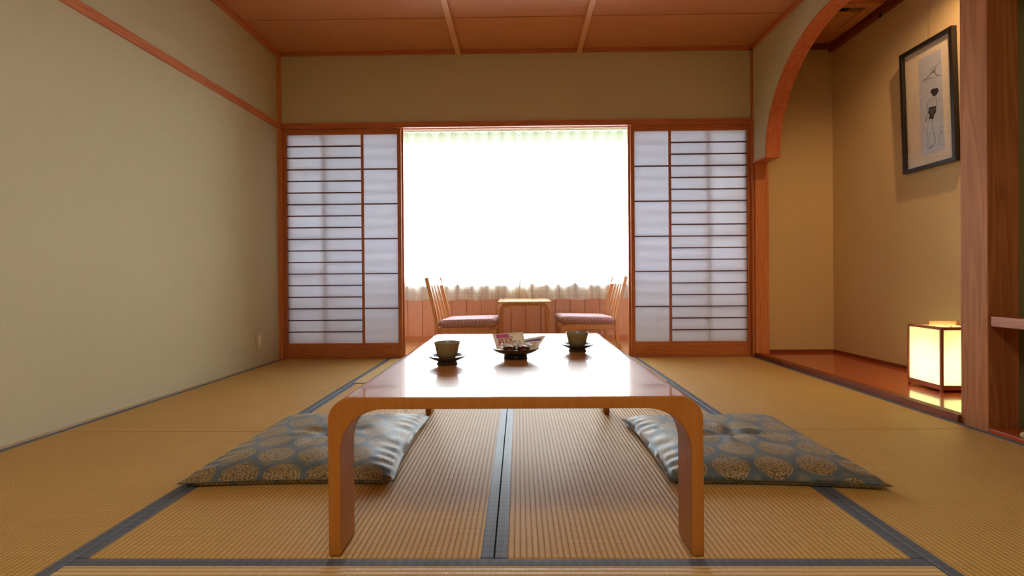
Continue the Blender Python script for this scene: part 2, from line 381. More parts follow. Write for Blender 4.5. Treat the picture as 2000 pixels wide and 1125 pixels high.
# shelf recess
struct(MB().box(1.86, XT+.1, .86, .95, -.03, 2.5), 'wall_recess_end', M_wall, 'unseen end wall set close to darken the shelf recess')  # out of view, closes the recess early to keep it dark
struct(MB().prism([(WR(Y0), Y0), (WR(Y0)+.1, Y0), (WR(.86)+.1, .86), (WR(.86), .86)], -.03, 2.5), 'wall_right_front', M_wall, 'right wall beside the entrance end')
struct(MB().box(1.885, XT, .95, 2.053, -.03, .012), 'floor', M_alc, 'low wooden board floor of the shelf recess')
struct(MB().box(1.885, 1.96, .95, 2.053, 1.76, 2.46), 'wall_recess_head', M_wall, 'unseen wall band added to darken the shelf recess')  # out of view, added to help the recess stay dark
sh = struct(MB().box(1.892, XT, .95, 2.053, .420, .461), 'trim_17', M_shelf, 'thick wooden shelf board built into the recess', .003)

# ------------------------------------------------------------------ tatami mats
HB = .030
def poly_x(side, y):
    return side(y) if callable(side) else side
def mat(label, xl, xr, y0, y1, axis, borders):
    z = 0.0; g = .0012
    if callable(xl): fl_ = lambda y: xl(y)+.018
    else: fl_ = lambda y: xl+g
    fr_ = (lambda y: xr(y)-.004) if callable(xr) else (lambda y: xr-g)
    ya_, yb_ = y0+g, y1-g
    ia, ib = (HB if 'L' in borders else 0), (HB if 'R' in borders else 0)
    ja, jb = (HB if 'F' in borders else 0), (HB if 'B' in borders else 0)
    body = MB().prism([(fl_(ya_)+ia*.5, ya_+ja*.5), (fr_(ya_)-ib*.5, ya_+ja*.5), (fr_(yb_)-ib*.5, yb_-jb*.5), (fl_(yb_)+ia*.5, yb_-jb*.5)], -.03, z)
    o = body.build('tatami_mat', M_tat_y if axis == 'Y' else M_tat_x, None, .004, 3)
    tag(o, label, 'tatami mat', 'tatami mats on the floor')
    zz = .0006
    def border(pts):
        MB().prism(pts, -.03, zz).build('cloth_border', M_heri, o, .0022, 2)
    if 'L' in borders: border([(fl_(ya_), ya_), (fl_(ya_)+HB, ya_), (fl_(yb_)+HB, yb_), (fl_(yb_), yb_)])
    if 'R' in borders: border([(fr_(ya_)-HB, ya_), (fr_(ya_), ya_), (fr_(yb_), yb_), (fr_(yb_)-HB, yb_)])
    if 'F' in borders: border([(fl_(ya_), ya_), (fr_(ya_), ya_), (fr_(ya_), ya_+HB), (fl_(ya_), ya_+HB)])
    if 'B' in borders: border([(fl_(yb_), yb_-HB), (fr_(yb_), yb_-HB), (fr_(yb_), yb_), (fl_(yb_), yb_)])
    return o
mat('tan straw mat along the left wall, next to the left paper screen', WL, XB0, DS, B, 'Y', 'LR')
mat('tan straw mat along the left wall, nearest the viewer', WL, XB0, .172, DS, 'Y', 'LR')
mat('straw mat under the left half of the low table and most of the left cushion', XB0, XC, DF, DC, 'Y', 'LR')
mat('straw mat under the right half of the low table and most of the right cushion', XC, XB1, DF, DC, 'Y', 'LR')
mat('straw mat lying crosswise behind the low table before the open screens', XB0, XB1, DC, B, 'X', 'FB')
mat('straw mat with painted sheen, lying crosswise along the bottom edge, in front of the table legs', XB0, XB1, .172, DF, 'X', 'FB')
mat('tan straw mat along the alcove, next to the right paper screen', XB1, WR, DS, B, 'Y', 'LR')
mat('tan straw mat on the right, nearest the viewer and beside the shelf recess', XB1, WR, .172, DS, 'Y', 'LR')

# ------------------------------------------------------------------ shoji screens
def shoji(name, x0, x1, y0, narrow_right, label):
    W = x1-x0; st = .030; zb, zt, ztop = .117, 1.785, 1.836
    root = bpy.data.objects.new(name, None); root.location = (x0, y0, 0); root.empty_display_size = .05; COL.objects.link(root)
    tag(root, label, None, None, 'structure')
    d = .030
    for xa in (0, W-st): MB().box(xa, xa+st, 0, d, 0, ztop).build('stile', M_door, root, .0015)
    MB().box(st, W-st, .001, d-.001, 0, zb).build('bottom_rail', M_door_x, root, .0015)
    MB().box(st, W-st, .001, d-.001, zt, ztop).build('top_rail', M_door_x, root, .0015)
    nar = .272; mw = .018
    if narrow_right: xm = W-st-nar-mw; dense = (st, xm); sparse = (xm+mw, W-st)
    else: xm = st+nar; dense = (xm+mw, W-st); sparse = (st, xm)
    MB().box(xm, xm+mw, .003, .018, zb, zt).build('mullion', M_door, root)
    hh = (zt-zb)/18; m1 = MB(); m2 = MB(); bw = .0042
    for i in range(1, 18):
        z = zb+hh*i; m1.box(dense[0], dense[1], .002, .0175, z-bw, z+bw)
        if i % 3 == 0: m2.box(sparse[0], sparse[1], .002, .0175, z-bw, z+bw)
    m1.build('fine_lattice', M_lattice, root); m2.build('wide_lattice', M_lattice, root)
    MB().box(st-.004, W-st+.004, .0180, .0186, zb-.004, zt+.004).build('paper', M_paper, root)
    return root
shoji('door_1', -1.880, -.932, B+.012, True, 'left sliding paper screen in the room')
shoji('door_2', .890, 1.838, B+.012, False, 'right sliding paper screen in the room')
shoji('door_3', -1.868, -.920, B+.043, False, 'second screen slid behind the left one')
shoji('door_4', .876, 1.824, B+.043, True, 'second screen slid behind the right one')

# ------------------------------------------------------------------ sun room beyond
XE0, XE1 = -2.05, 2.05
struct(MB().box(XE0-.1, XE1+.1, B+.118, YE+.15, -.10, -.004), 'floor', M_engawa, 'light wooden floor of the window bay')
struct(MB().box(XE0-.1, XE1+.1, B+.11, YE+.15, 2.30, 2.40), 'ceiling', plain('bay_ceiling', (214, 206, 184), .8), 'ceiling of the window bay')
struct(MB().box(XE0-.1, XE0, B+.11, YE+.15, -.05, 2.40), 'wall_bay_left', M_wall, 'left side wall of the window bay')
struct(MB().box(XE1, XE1+.1, B+.11, YE+.15, -.05, 2.40), 'wall_bay_right', M_wall, 'right side wall of the window bay')
ww = MB().box(XE0, XE1, YE, YE+.15, -.05, .585)
struct(ww, 'wall_window_lower', M_wains, 'base wall below the window')
ww = MB().box(XE0, XE1, YE, YE+.15, 2.095, 2.40).box(XE0, -1.88, YE, YE+.15, .585, 2.095).box(1.88, XE1, YE, YE+.15, .585, 2.095)
struct(ww, 'wall_window_upper', plain('bay_wall_paint', (212, 204, 176), .8), 'wall above the wide window')
wp = MB(); x = XE0; pw = .1485
x = -2.01
while x < XE1-.01:
    x1_ = min(x+pw-.0055, XE1); wp.box(x, x1_, YE-.012, YE, .05, .575); x += pw
struct(wp, 'trim_18', M_wains, 'vertical plank panelling below the window', .0012)
struct(MB().box(XE0, XE1, YE-.020, YE, -.004, .052), 'baseboard_window', wood('bay_skirting_wood', (206, 136, 94), (190, 116, 76), 'X', .4), 'wooden skirting below the window panelling')
struct(MB().box(-1.92, 1.92, YE-.062, YE+.05, .540, .588), 'trim_19', plain('window_sill_paint', (112, 104, 98), .5), 'window sill ledge behind the curtains')
wr = bpy.data.objects.new('window_1', None); wr.location = (0, YE+.07, 0); COL.objects.link(wr); tag(wr, 'wide bright window behind sheer curtains', None, None, 'structure')
M_alu = plain('window_frame_aluminium', (120, 116, 110), .4, .3)
fr = MB().box(-1.88, 1.88, -.03, .03, .585, .625).box(-1.88, 1.88, -.03, .03, 2.06, 2.095).box(-1.88, -1.84, -.03, .03, .625, 2.06).box(1.84, 1.88, -.03, .03, .625, 2.06)
fr.build('window_frame', M_alu, wr)
for x in (-1.30, 1.30): MB().box(x-.02, x+.02, -.025, .025, .625, 2.06).build('mullion', M_alu, wr)
for a, b in ((-1.84, -1.32), (-1.28, 1.28), (1.32, 1.84)): MB().box(a, b, -.003, .003, .625, 2.06).build('pane', M_glass, wr)

# outdoors, seen only as brightness through the cloth
struct(MB().box(-14, 14, YE+.16, YE+16, -.5, -.4), 'floor', plain('garden_ground', (126, 128, 120), .9), 'garden ground outside the window')
struct(MB().box(-2.6, 2.6, YE+.15, YE+1.15, 2.30, 2.38), 'trim_20', plain('eave_boards', (196, 190, 160), .8), 'roof eave outside above the window')

# curtains
def curtain(xa, xb, y, label, seed):
    rnd = random.Random(seed); root = thing('sheer_curtain', ((xa+xb)/2, y, 2.065), label, 'curtain', 'sheer window curtains')
    cx = (xa+xb)/2; per = .118; W = xb-xa; n = int(W/.008)
    ph = [rnd.uniform(0, 6.28) for _ in range(8)]
    def off(s, t):      # s along width, t 0 top .. 1 bottom
        pleat = abs(math.sin(PI*(s/per)+.3))**6
        top = -.045*pleat*(1-t)**1.5
        w = t**.6
        lo = .020*math.sin(2*PI*s/.155+ph[0]+1.4*math.sin(2*PI*s/.9+ph[1])) + .012*math.sin(2*PI*s/.083+ph[2]+math.sin(2*PI*s/.6+ph[3])) + .008*math.sin(2*PI*s/.35+ph[4])
        return top + w*lo
    def sheet(z0, z1, dy, name, mat_, parent, nz):
        m = MB(); vs = []
        for j in range(nz+1):
            z = z1+(z0-z1)*j/nz; t = (2.062-z)/(2.062-.415)
            for i in range(n+1):
                s = W*i/n; dz = .006*math.sin(2*PI*s/.31+ph[5])*t
                vs.append((xa-cx+s, off(s, t)+dy, z-2.065+dz))
        fs = [(j*(n+1)+i, j*(n+1)+i+1, (j+1)*(n+1)+i+1, (j+1)*(n+1)+i) for j in range(nz) for i in range(n)]
        m.add(vs, fs, True); return m.build(name, mat_, parent)
    fab = sheet(.415, 2.062, 0, 'fabric', M_sheer, root, 24)
    sheet(.415, .528, .004, 'hem', M_sheer, fab, 3)
    sheet(1.955, 2.062, .004, 'heading_tape', M_head, fab, 6)
    return root
curtain(-1.86, .004, 4.968, 'left half of the sheer white check curtains over the window', 3)
curtain(.012, 1.86, 4.972, 'right half of the sheer white check curtains over the window', 5)
rail = thing('curtain_rail', (0, 4.97, 2.078), 'pale curtain rail above the sheer white curtains', 'curtain rail')
MB().box(-1.9, 1.9, -.02, .02, -.006, .016).build('rail', plain('rail_enamel', (206, 200, 176), .5), rail, .002)
MB().box(-1.9, 1.9, .02, .11, -.006, .004).build('bracket', plain('bracket_enamel', (200, 194, 172), .5), rail)

# ------------------------------------------------------------------ low table
T = thing('low_table', (-.012, 1.135, .0010), 'low lacquered bentwood table in the middle of the straw mats', 'low table')
TW, TH, TT, LD, TLEN = .424, .360, .0265, .100, 1.285
def hoop(y0, y1):
    out = []; R = .052
    def arc(cx, cz, rx, rz, a0, a1, n=12): return [(cx+rx*math.cos(a0+(a1-a0)*k/n), cz+rz*math.sin(a0+(a1-a0)*k/n)) for k in range(n+1)]
    o = [(TW-.003, 0), (TW, .006)] + arc(TW-R, TH-R, R, R, 0, PI/2) + arc(-TW+R, TH-R, R, R, PI/2, PI) + [(-TW, .006), (-TW+.003, 0)]
    lw = .0275; rx, rz = .098, .098
    i = [(-TW+lw-.003, 0), (-TW+lw, .006)] + arc(-TW+lw+rx, TH-TT-rz, rx, rz, PI, PI/2) + arc(TW-lw-rx, TH-TT-rz, rx, rz, PI/2, 0) + [(TW-lw, .006), (TW-lw+.003, 0)]
    # strip of quads between matching outer and inner runs
    m = MB(); N = len(o); io = i[::-1]
    vs = [(x, y, z) for y in (y0, y1) for (x, z) in o] + [(x, y, z) for y in (y0, y1) for (x, z) in io]
    fs = []
    for k in range(N-1):
        fs += [(k, k+1, 2*N+k+1, 2*N+k), (N+k+1, N+k, 3*N+k, 3*N+k+1), (k+1, k, N+k, N+k+1), (2*N+k, 2*N+k+1, 3*N+k+1, 3*N+k)]
    fs += [(0, 2*N, 3*N, N), (N-1, 2*N-1, 4*N-1, 3*N-1)]
    m.add(vs, fs); return m
hoop(0, LD).build('bent_leg_frame', M_table_z, T, .003, 2)
hoop(TLEN-LD, TLEN).build('bent_leg_frame', M_table_z, T, .003, 2)
R_ = .052; am = math.acos((R_-TT)/R_)
sp = [(TW-R_+R_*math.sin(am-am*k/8), TH-R_+R_*math.cos(am-am*k/8)) for k in range(9)]
sp = sp + [(-x, z) for x, z in sp[::-1]]
MB().extr(sp, lambda p: (p[0], LD+.0008, p[1]-.0002), lambda p: (p[0], TLEN-LD-.0008, p[1]-.0002)).build('table_top', M_table, T, .001)
MB().box(-TW+.04, TW-.04, .004, LD+.001, TH-.004, TH+.0006).build('end_veneer', M_table, T, .0006)
MB().box(-TW+.04, TW-.04, TLEN-LD-.001, TLEN-.004, TH-.004, TH+.0006).build('end_veneer', M_table, T, .0006)
MB().box(-TW+.10, TW-.10, LD, LD+.02, TH-TT-.012, TH-TT).build('crosspiece', M_table_z, T)
MB().box(-TW+.10, TW-.10, TLEN-LD-.02, TLEN-LD, TH-TT-.012, TH-TT).build('crosspiece', M_table_z, T)

# ------------------------------------------------------------------ tea cups, saucers
def glaze(name, c1, c2, rough):
    t = NT(name); v = t.obj(); f = t.noise(t.mapping(v, (1, 1, 3)), 40, 4); g = t.noise(v, 400, 2)
    c = t.mix(f, rgba(c1), rgba(c2)); b = t.bsdf(Roughness=rough, Specular_IOR_Level=.4); t.l(c, b.inputs['Base Color']); t.bump(g, .15, .0006, b); return t.m
M_cup = glaze('olive_stoneware', (150, 134, 96), (130, 110, 72), .42)
M_rim = glaze('grey_green_glaze', (150, 150, 124), (128, 130, 108), .3)
M_sauc = wood('dark_saucer_wood', (58, 44, 34), (34, 24, 18), 'X', .35, coat=.25, coat_rough=.2)
def cup(x, y, label, slabel, rz):
    s = MB().lathe([(0, .001), (.030, .001), (.0335, 0), (.0325, .004), (.0285, .0095), (.036, .0125), (.050, .0190), (.0590, .0245), (.0602, .0268), (.0588, .0276), (.050, .0225), (.034, .0182), (0, .0175)])
    so = s.build('saucer', M_sauc, None, loc=(x, y, TH)); so.rotation_euler = (0, 0, rz)
    tag(so, slabel, 'saucer', 'dark wooden saucers')
    c = MB().lathe([(0, .002), (.018, .002), (.0185, 0), (.0245, .0005), (.0255, .002), (.0310, .009), (.0335, .018), (.0385, .040), (.0410, .0485)])
    r = thing('tea_cup', (x, y, TH+.0182), label, 'tea cup', 'olive stoneware tea cups', rz)
    c.build('body', M_cup, r)
    MB().lathe([(.0410, .0485), (.0416, .0505), (.0410, .0518), (.0398, .0505), (.0370, .038), (.031, .016), (.022, .0075), (0, .006)]).build('glazed_rim_and_inside', M_rim, r)
cup(-.228, 1.588, 'olive stoneware tea cup on the left, nearer the front edge of the table', 'dark round saucer under the left tea cup', .3)
cup(.212, 1.850, 'olive stoneware tea cup on the right, farther back on the table', 'dark round saucer under the right tea cup', 1.1)

# ------------------------------------------------------------------ sweets bowl
M_black = plain('black_lacquer', (20, 22, 26), .25, 0, .5, .4)
BX, BY = -.013, 1.700
bo = MB().lathe([(0, .003), (.037, .003), (.039, 0), (.0405, .001), (.0395, .012), (.0400, .0135), (.056, .018), (.072, .026), (.0815, .0345), (.0820, .0362), (.0805, .0365), (.070, .0290), (.052, .0215), (.030, .0185), (0, .0180)], seg=56).build('sweets_bowl', M_black, None, loc=(BX, BY, TH))
tag(bo, 'shallow black footed bowl of wrapped sweets in the centre of the table', 'bowl')
def packet_mat(name, kind):
    t = NT(name); uv = t.n('ShaderNodeTexCoord').outputs['UV']
    s = t.n('ShaderNodeSeparateXYZ'); t.l(uv, s.inputs[0]); u, v = s.outputs[0], s.outputs[1]
    base = rgba((242, 238, 222))
    def rect(u0, u1, v0, v1):
        a = t.math('MULTIPLY', t.math('GREATER_THAN', u, u0), t.math('LESS_THAN', u, u1)); b = t.math('MULTIPLY', t.math('GREATER_THAN', v, v0), t.math('LESS_THAN', v, v1))
        return t.math('MULTIPLY', a, b)
    nz = t.noise(uv, 14, 3, .6); nv = t.n('ShaderNodeTexVoronoi'); t.l(uv, nv.inputs['Vector']); nv.inputs['Scale'].default_value = 16
    if kind == 0:
        c = t.mix(rect(.10, .50, .66, .93), base, rgba((196, 84, 160)))
        fl_ = t.math('MULTIPLY', rect(.10, .62, .08, .68), t.math('GREATER_THAN', nz, .47))
        c = t.mix(fl_, c, t.ramp(nv.outputs['Color'], [(.25, rgba((168, 40, 88))), (.5, rgba((206, 150, 96))), (.8, rgba((150, 96, 140)))]))
        gl = t.math('MULTIPLY', rect(.56, .76, .55, .90), t.math('LESS_THAN', nv.outputs['Distance'], .22))
        c = t.mix(gl, c, rgba((96, 96, 92)))
        br = t.math('MULTIPLY', rect(.62, .90, .10, .45), t.math('GREATER_THAN', nz, .55))
        c = t.mix(br, c, rgba((140, 72, 34)))
    else:
        c = t.mix(rect(.05, .9, .62, .80), base, rgba((120, 112, 170)))
        fl_ = t.math('MULTIPLY', rect(.2, .8, .15, .55), t.math('GREATER_THAN', nz, .5))
        c = t.mix(fl_, c, rgba((190, 160, 100)))
        gl = t.math('MULTIPLY', rect(.25, .6, .2, .5), t.math('LESS_THAN', nv.outputs['Distance'], .2)); c = t.mix(gl, c, rgba((50, 50, 60)))
    b = t.bsdf(Roughness=.32, Coat_Weight=.4); t.l(c, b.inputs['Base Color']); return t.m
def packet(corners, puff, mat_, name, label, group):
    # corners bl, br, tr, tl : a sealed pillow bag
    n = 16; m = MB(); vs = []; uv = []
    P = [Vector(c) for c in corners]; nrm = (P[1]-P[0]).cross(P[3]-P[0]).normalized()
    for side in (1, -1):
        for j in range(n+1):
            for i in range(n+1):
                u, v = i/n, j/n
                p = P[0]*(1-u)*(1-v)+P[1]*u*(1-v)+P[2]*u*v+P[3]*(1-u)*v
                h = puff*(max(0, math.sin(PI*u))**.5)*(max(0, math.sin(PI*min(1, max(0, (v-.06)/.88))))**.6)
                wr_ = .0008*math.sin(40*u+9*v)*math.sin(PI*v)
                vs.append(p+nrm*side*(h+.0003+wr_*(h > 0))); uv.append((u, v))
    N = (n+1)**2
    fs = [(s*N+j*(n+1)+i, s*N+j*(n+1)+i+1, s*N+(j+1)*(n+1)+i+1, s*N+(j+1)*(n+1)+i) for s in (0, 1) for j in range(n) for i in range(n)]
    e = [i for i in range(n+1)] + [j*(n+1)+n for j in range(1, n+1)] + [n*(n+1)+i for i in range(n-1, -1, -1)] + [j*(n+1) for j in range(n-1, 0, -1)]
    fs += [(e[k], e[(k+1) % len(e)], N+e[(k+1) % len(e)], N+e[k]) for k in range(len(e))]
    m.add(vs, fs, True); m.uv = uv
    return tag(m.build(name, mat_), label, 'snack packet', group)
G = 'wrapped sweets in the black bowl'
packet([(-.076, 1.692, .391), (.020, 1.700, .388), (.014, 1.755, .442), (-.094, 1.740, .436)], .009, packet_mat('floral_snack_wrapper', 0), 'snack_packet', 'cream and magenta floral snack packet standing in the bowl', G)
packet([(.020, 1.735, .384), (.056, 1.700, .384), (.092, 1.722, .434), (.016, 1.765, .416)], .006, packet_mat('blue_snack_wrapper', 1), 'snack_packet', 'cream and violet snack packet leaning out on the right of the bowl', G)
def sweet(x, y, z, label, s):
    r = thing('wrapped_sweet', (x, y, z), label, 'sweet', G)
    rnd = random.Random(s); m = MB(); vs = []; seg = 24; rg = 12
    for j in range(rg+1):
        a = -PI/2+PI*j/rg
        for k in range(seg):
            b = 2*PI*k/seg; q = 1+.05*math.sin(7*b+s)*math.cos(a)
            vs.append((.0205*math.cos(a)*math.cos(b)*q, .0205*math.cos(a)*math.sin(b)*q, .0125*math.sin(a)))
    fs = [(j*seg+k, j*seg+(k+1) % seg, (j+1)*seg+(k+1) % seg, (j+1)*seg+k) for j in range(rg) for k in range(seg)]
    m.add(vs, fs, True); m.build('foil_ball', plain('brown_foil', (92, 50, 34), .18, .7), r)
    m = MB(); vs = []; N = 28
    for j in range(4):
        for k in range(N+1):
            b = PI*(-.05+1.1*k/N); rr = .0212+.0035*j*(1 if j > 1 else .2); zz = [.006, .0135, .0150, .0165][j]+.0018*math.sin(9*b+s+j)
            vs.append((rr*.95*math.cos(b), rr*math.sin(b)*.9, zz-.003*(j == 0)))
    fs = [(j*(N+1)+k, j*(N+1)+k+1, (j+1)*(N+1)+k+1, (j+1)*(N+1)+k) for j in range(3) for k in range(N)]
    m.add(vs, fs, True); o = m.build('clear_wrapper', plain('white_wrapper_film', (226, 222, 226), .2, 0, .6, .5), r)
    so = o.modifiers.new('s', 'SOLIDIFY'); so.thickness = .0006
sweet(BX-.020, BY-.042, TH+.0345, 'round brown foil sweet at the front left of the bowl', 1)
sweet(BX+.027, BY-.042, TH+.0345, 'round brown foil sweet at the front right of the bowl', 4)

# ------------------------------------------------------------------ floor cushions
def brocade():
    t = NT('slate_blue_brocade'); uv = t.n('ShaderNodeTexCoord').outputs['UV']
    s = t.n('ShaderNodeSeparateXYZ'); t.l(uv, s.inputs[0])
    PX, PY = .130, .122
    row = t.math('FLOOR', t.math('DIVIDE', s.outputs[1], PY))
    odd = t.math('MODULO', t.math('ABSOLUTE', row), 2.0)
    xs = t.math('ADD', t.math('DIVIDE', s.outputs[0], PX), t.math('MULTIPLY', odd, .5))
    fx = t.math('SUBTRACT', t.math('FRACT', t.math('ADD', xs, 100.0)), .5); fx = t.math('MULTIPLY', fx, PX)
    fy = t.math('SUBTRACT', t.math('FRACT', t.math('ADD', t.math('DIVIDE', s.outputs[1], PY), 100.0)), .5); fy = t.math('MULTIPLY', fy, PY)
    d = t.math('SQRT', t.math('ADD', t.math('MULTIPLY', fx, fx), t.math('MULTIPLY', fy, fy)))
    disc = t.math('LESS_THAN', d, .0555)
    v = t.n('ShaderNodeTexVoronoi', feature='DISTANCE_TO_EDGE'); t.l(uv, v.inputs['Vector']); v.inputs['Scale'].default_value = 210
    vein = t.math('LESS_THAN', v.outputs['Distance'], .10)
    ringm = t.math('LESS_THAN', t.math('SINE', t.math('MULTIPLY', d, 2*PI/.013)), -.75)
    vein = t.math('MAXIMUM', vein, t.math('MULTIPLY', ringm, .6))
    gold = t.mix(vein, rgba((186, 162, 116)), rgba((84, 76, 56)))
    ground = t.mix(t.noise(uv, 500, 2), rgba((82, 96, 102)), rgba((96, 111, 118)))
    # small lozenges between the medallions
    ax = t.math('SUBTRACT', .5*PX, t.math('ABSOLUTE', fx)); ay = t.math('SUBTRACT', .5*PY, t.math('ABSOLUTE', fy))
    loz = t.math('LESS_THAN', t.math('ADD', ax, t.math('MULTIPLY', ay, 1.0)), .022)
    c = t.mix(t.math('MULTIPLY', loz, .55), ground, rgba((132, 118, 86)))
    c = t.mix(disc, c, gold)
    b = t.bsdf(Roughness=.46, Specular_IOR_Level=.35, Sheen_Weight=.2, Sheen_Roughness=.35)
    t.l(c, b.inputs['Base Color'])
    h = t.math('ADD', t.math('MULTIPLY', disc, .6), t.math('MULTIPLY', t.noise(uv, 700, 2), .6)); h = t.math('SUBTRACT', h, t.math('MULTIPLY', vein, .4))
    t.bump(h, .35, .0012, b); return t.m
M_broc = brocade()
def cushion(corners, seed, label, uoff, hmax=.062):
    # corners: front-left, front-right, back-right, back-left in plan
    rnd = random.Random(seed); n = 60
    P = [Vector((*c, 0)) for c in corners]; cen = sum(P, Vector())/4
    root = thing('floor_cushion', (cen.x, cen.y, .0025), label, 'floor cushion', 'floor cushions beside the low table')
    W = (P[1]-P[0]).length; L = (P[3]-P[0]).length
    ph = [rnd.uniform(0, 6.28) for _ in range(12)]
    vs = []; uv = []
    def edge_in(a): return .018*(1-a*a)   # edges pull in between the pointed corners
    for side in (1, -1):
        for j in range(n+1):
            for i in range(n+1):
                a = 2*i/n-1; b = 2*j/n-1
                a = math.copysign(abs(a)**.82, a); b = math.copysign(abs(b)**.82, b)
                aa = a*(1-edge_in(b)/(W/2)); bb = b*(1-edge_in(a)/(L/2))
                u, v = (aa+1)/2, (bb+1)/2
                p = P[0]*(1-u)*(1-v)+P[1]*u*(1-v)+P[2]*u*v+P[3]*(1-u)*v - cen
                e = max(0, (1-abs(a)**5))**.5*max(0, (1-abs(b)**5))**.5
                if side == 1:
                    h = (hmax-.016)*e
                    r = math.hypot(a*1.0, b*1.0)
                    h -= .016*math.exp(-(r/.13)**2)
                    ang = math.atan2(b, a)
                    h += .0045*math.sin(5*ang+ph[0])*math.exp(-((r-.22)/.16)**2)
                    h += .0030*math.sin(9*ang+ph[1])*math.exp(-((r-.30)/.2)**2)
                    h += .0028*math.sin(5*a*2+3*b+ph[2])*math.sin(4*b*1.7+ph[3])*e
                    # gathered creases near the seams
                    h += .0028*math.sin(34*b+3*math.sin(4*b+ph[4]))*max(0, abs(a)-.72)/.28*e*2.2
                    h += .0016*math.sin(28*a+3*math.sin(5*a+ph[5]))*max(0, abs(b)-.75)/.25*e*2
                    z = .016+h
                else:
                    z = .016-.016*min(1, e*2.6)
                vs.append((p.x, p.y, z)); 
                if side == 1: uv.append((p.x+uoff[0]+a*abs(a)**8*.02, p.y+uoff[1]+(b*abs(b)**8)*.02))
                else: uv.append((2*P[1].x-p.x+uoff[0], p.y+uoff[1]-.03))
    N = (n+1)**2
    top = [(j*(n+1)+i, j*(n+1)+i+1, (j+1)*(n+1)+i+1, (j+1)*(n+1)+i) for j in range(n) for i in range(n)]
    e = [i for i in range(n+1)] + [j*(n+1)+n for j in range(1, n+1)] + [n*(n+1)+i for i in range(n-1, -1, -1)] + [j*(n+1) for j in range(n-1, 0, -1)]
    sidef = [(e[k], e[(k+1) % len(e)], N+e[(k+1) % len(e)], N+e[k]) for k in range(len(e))]
    m = MB(); m.add(vs, top+[tuple(N+q for q in f) for f in top]+sidef, True); m.uv = uv
    o = m.build('cover', M_broc, root)
    MB().tube([Vector(vs[k])*1.002 for k in e+[e[0]]], .0013, 6).build('edge_seam', plain('seam_thread', (84, 88, 80), .6), o)
    # centre stitch
    zc = vs[(n//2)*(n+1)+n//2][2]
    MB().tube([(-.012, -.004, zc+.002), (0, 0, zc+.004), (.012, .004, zc+.002)], .0018, 6).tube([(-.004, .012, zc+.002), (0, 0, zc+.0045), (.004, -.012, zc+.002)], .0018, 6).build('centre_stitch', plain('stitch_cord', (70, 80, 84), .5), root)
    return root
cushion([(-1.030, 1.500), (-.385, 1.520), (-.400, 2.225), (-1.030, 2.225)], 11, 'slate blue brocade floor cushion on the left side of the low table', (.02, .05))
cushion([(.448, 1.520), (1.075, 1.470), (1.085, 2.205), (.438, 2.175)], 23, 'slate blue brocade floor cushion on the right side of the low table', (.05, .11))

# ------------------------------------------------------------------ window chairs and table
def seat_fabric():
    t = NT('pink_lilac_upholstery'); v = t.obj(); s = t.n('ShaderNodeSeparateXYZ'); t.l(v, s.inputs[0])
    g = t.math('MULTIPLY', t.math('SINE', t.math('MULTIPLY', s.outputs[0], 2*PI/.03)), t.math('SINE', t.math('MULTIPLY', s.outputs[1], 2*PI/.03)))
    f = t.math('ADD', t.math('MULTIPLY', g, .3), t.math('MULTIPLY', t.noise(v, 300, 2), .8))
    c = t.ramp(f, [(.2, rgba((176, 134, 144))), (.7, rgba((200, 164, 176)))])
    b = t.bsdf(Roughness=.75, Specular_IOR_Level=.3, Sheen_Weight=.3); t.l(c, b.inputs['Base Color']); t.bump(g, .5, .004, b); return t.m
M_seat = seat_fabric()
def rounded_slab(m, x0, x1, y0, y1, z0, z1, dz=0.0, n=14):
    # soft upholstered pad, raised toward +x by dz
    vs = []; 
    def prof(a): return (max(0, 1-abs(a)**16))**.3
    for side in (1, -1):
        for j in range(n+1):
            for i in range(n+1):
                a, b = 2*i/n-1, 2*j/n-1; a = math.copysign(abs(a)**.6, a); b = math.copysign(abs(b)**.6, b)
                k = prof(a)*prof(b); zc = (z0+z1)/2; hh = (z1-z0)/2
                sq = .985+.015*k
                vs.append(((x0+x1)/2+a*sq*(x1-x0)/2, (y0+y1)/2+b*sq*(y1-y0)/2, zc+side*hh*k+dz*(a)/2 + (.004*(1-a*a)*(1-b*b) if side == 1 else 0)))
    N = (n+1)**2
    top = [(j*(n+1)+i, j*(n+1)+i+1, (j+1)*(n+1)+i+1, (j+1)*(n+1)+i) for j in range(n) for i in range(n)]
    e = [i for i in range(n+1)] + [j*(n+1)+n for j in range(1, n+1)] + [n*(n+1)+i for i in range(n-1, -1, -1)] + [j*(n+1) for j in range(n-1, 0, -1)]
    m.add(vs, top+[tuple(N+q for q in f) for f in top]+[(e[k], e[(k+1) % len(e)], N+e[(k+1) % len(e)], N+e[k]) for k in range(len(e))], True)
    return m
def catmull(pts, n=8):
    out = []
    for i in range(len(pts)-1):
        p0, p1, p2, p3 = (Vector(pts[max(i-1, 0)]), Vector(pts[i]), Vector(pts[i+1]), Vector(pts[min(i+2, len(pts)-1)]))
        for k in range(n):
            t = k/n; out.append(.5*((2*p1)+(p2-p0)*t+(2*p0-5*p1+4*p2-p3)*t*t+(3*p1-p0-3*p2+p3)*t**3))
    out.append(Vector(pts[-1])); return out
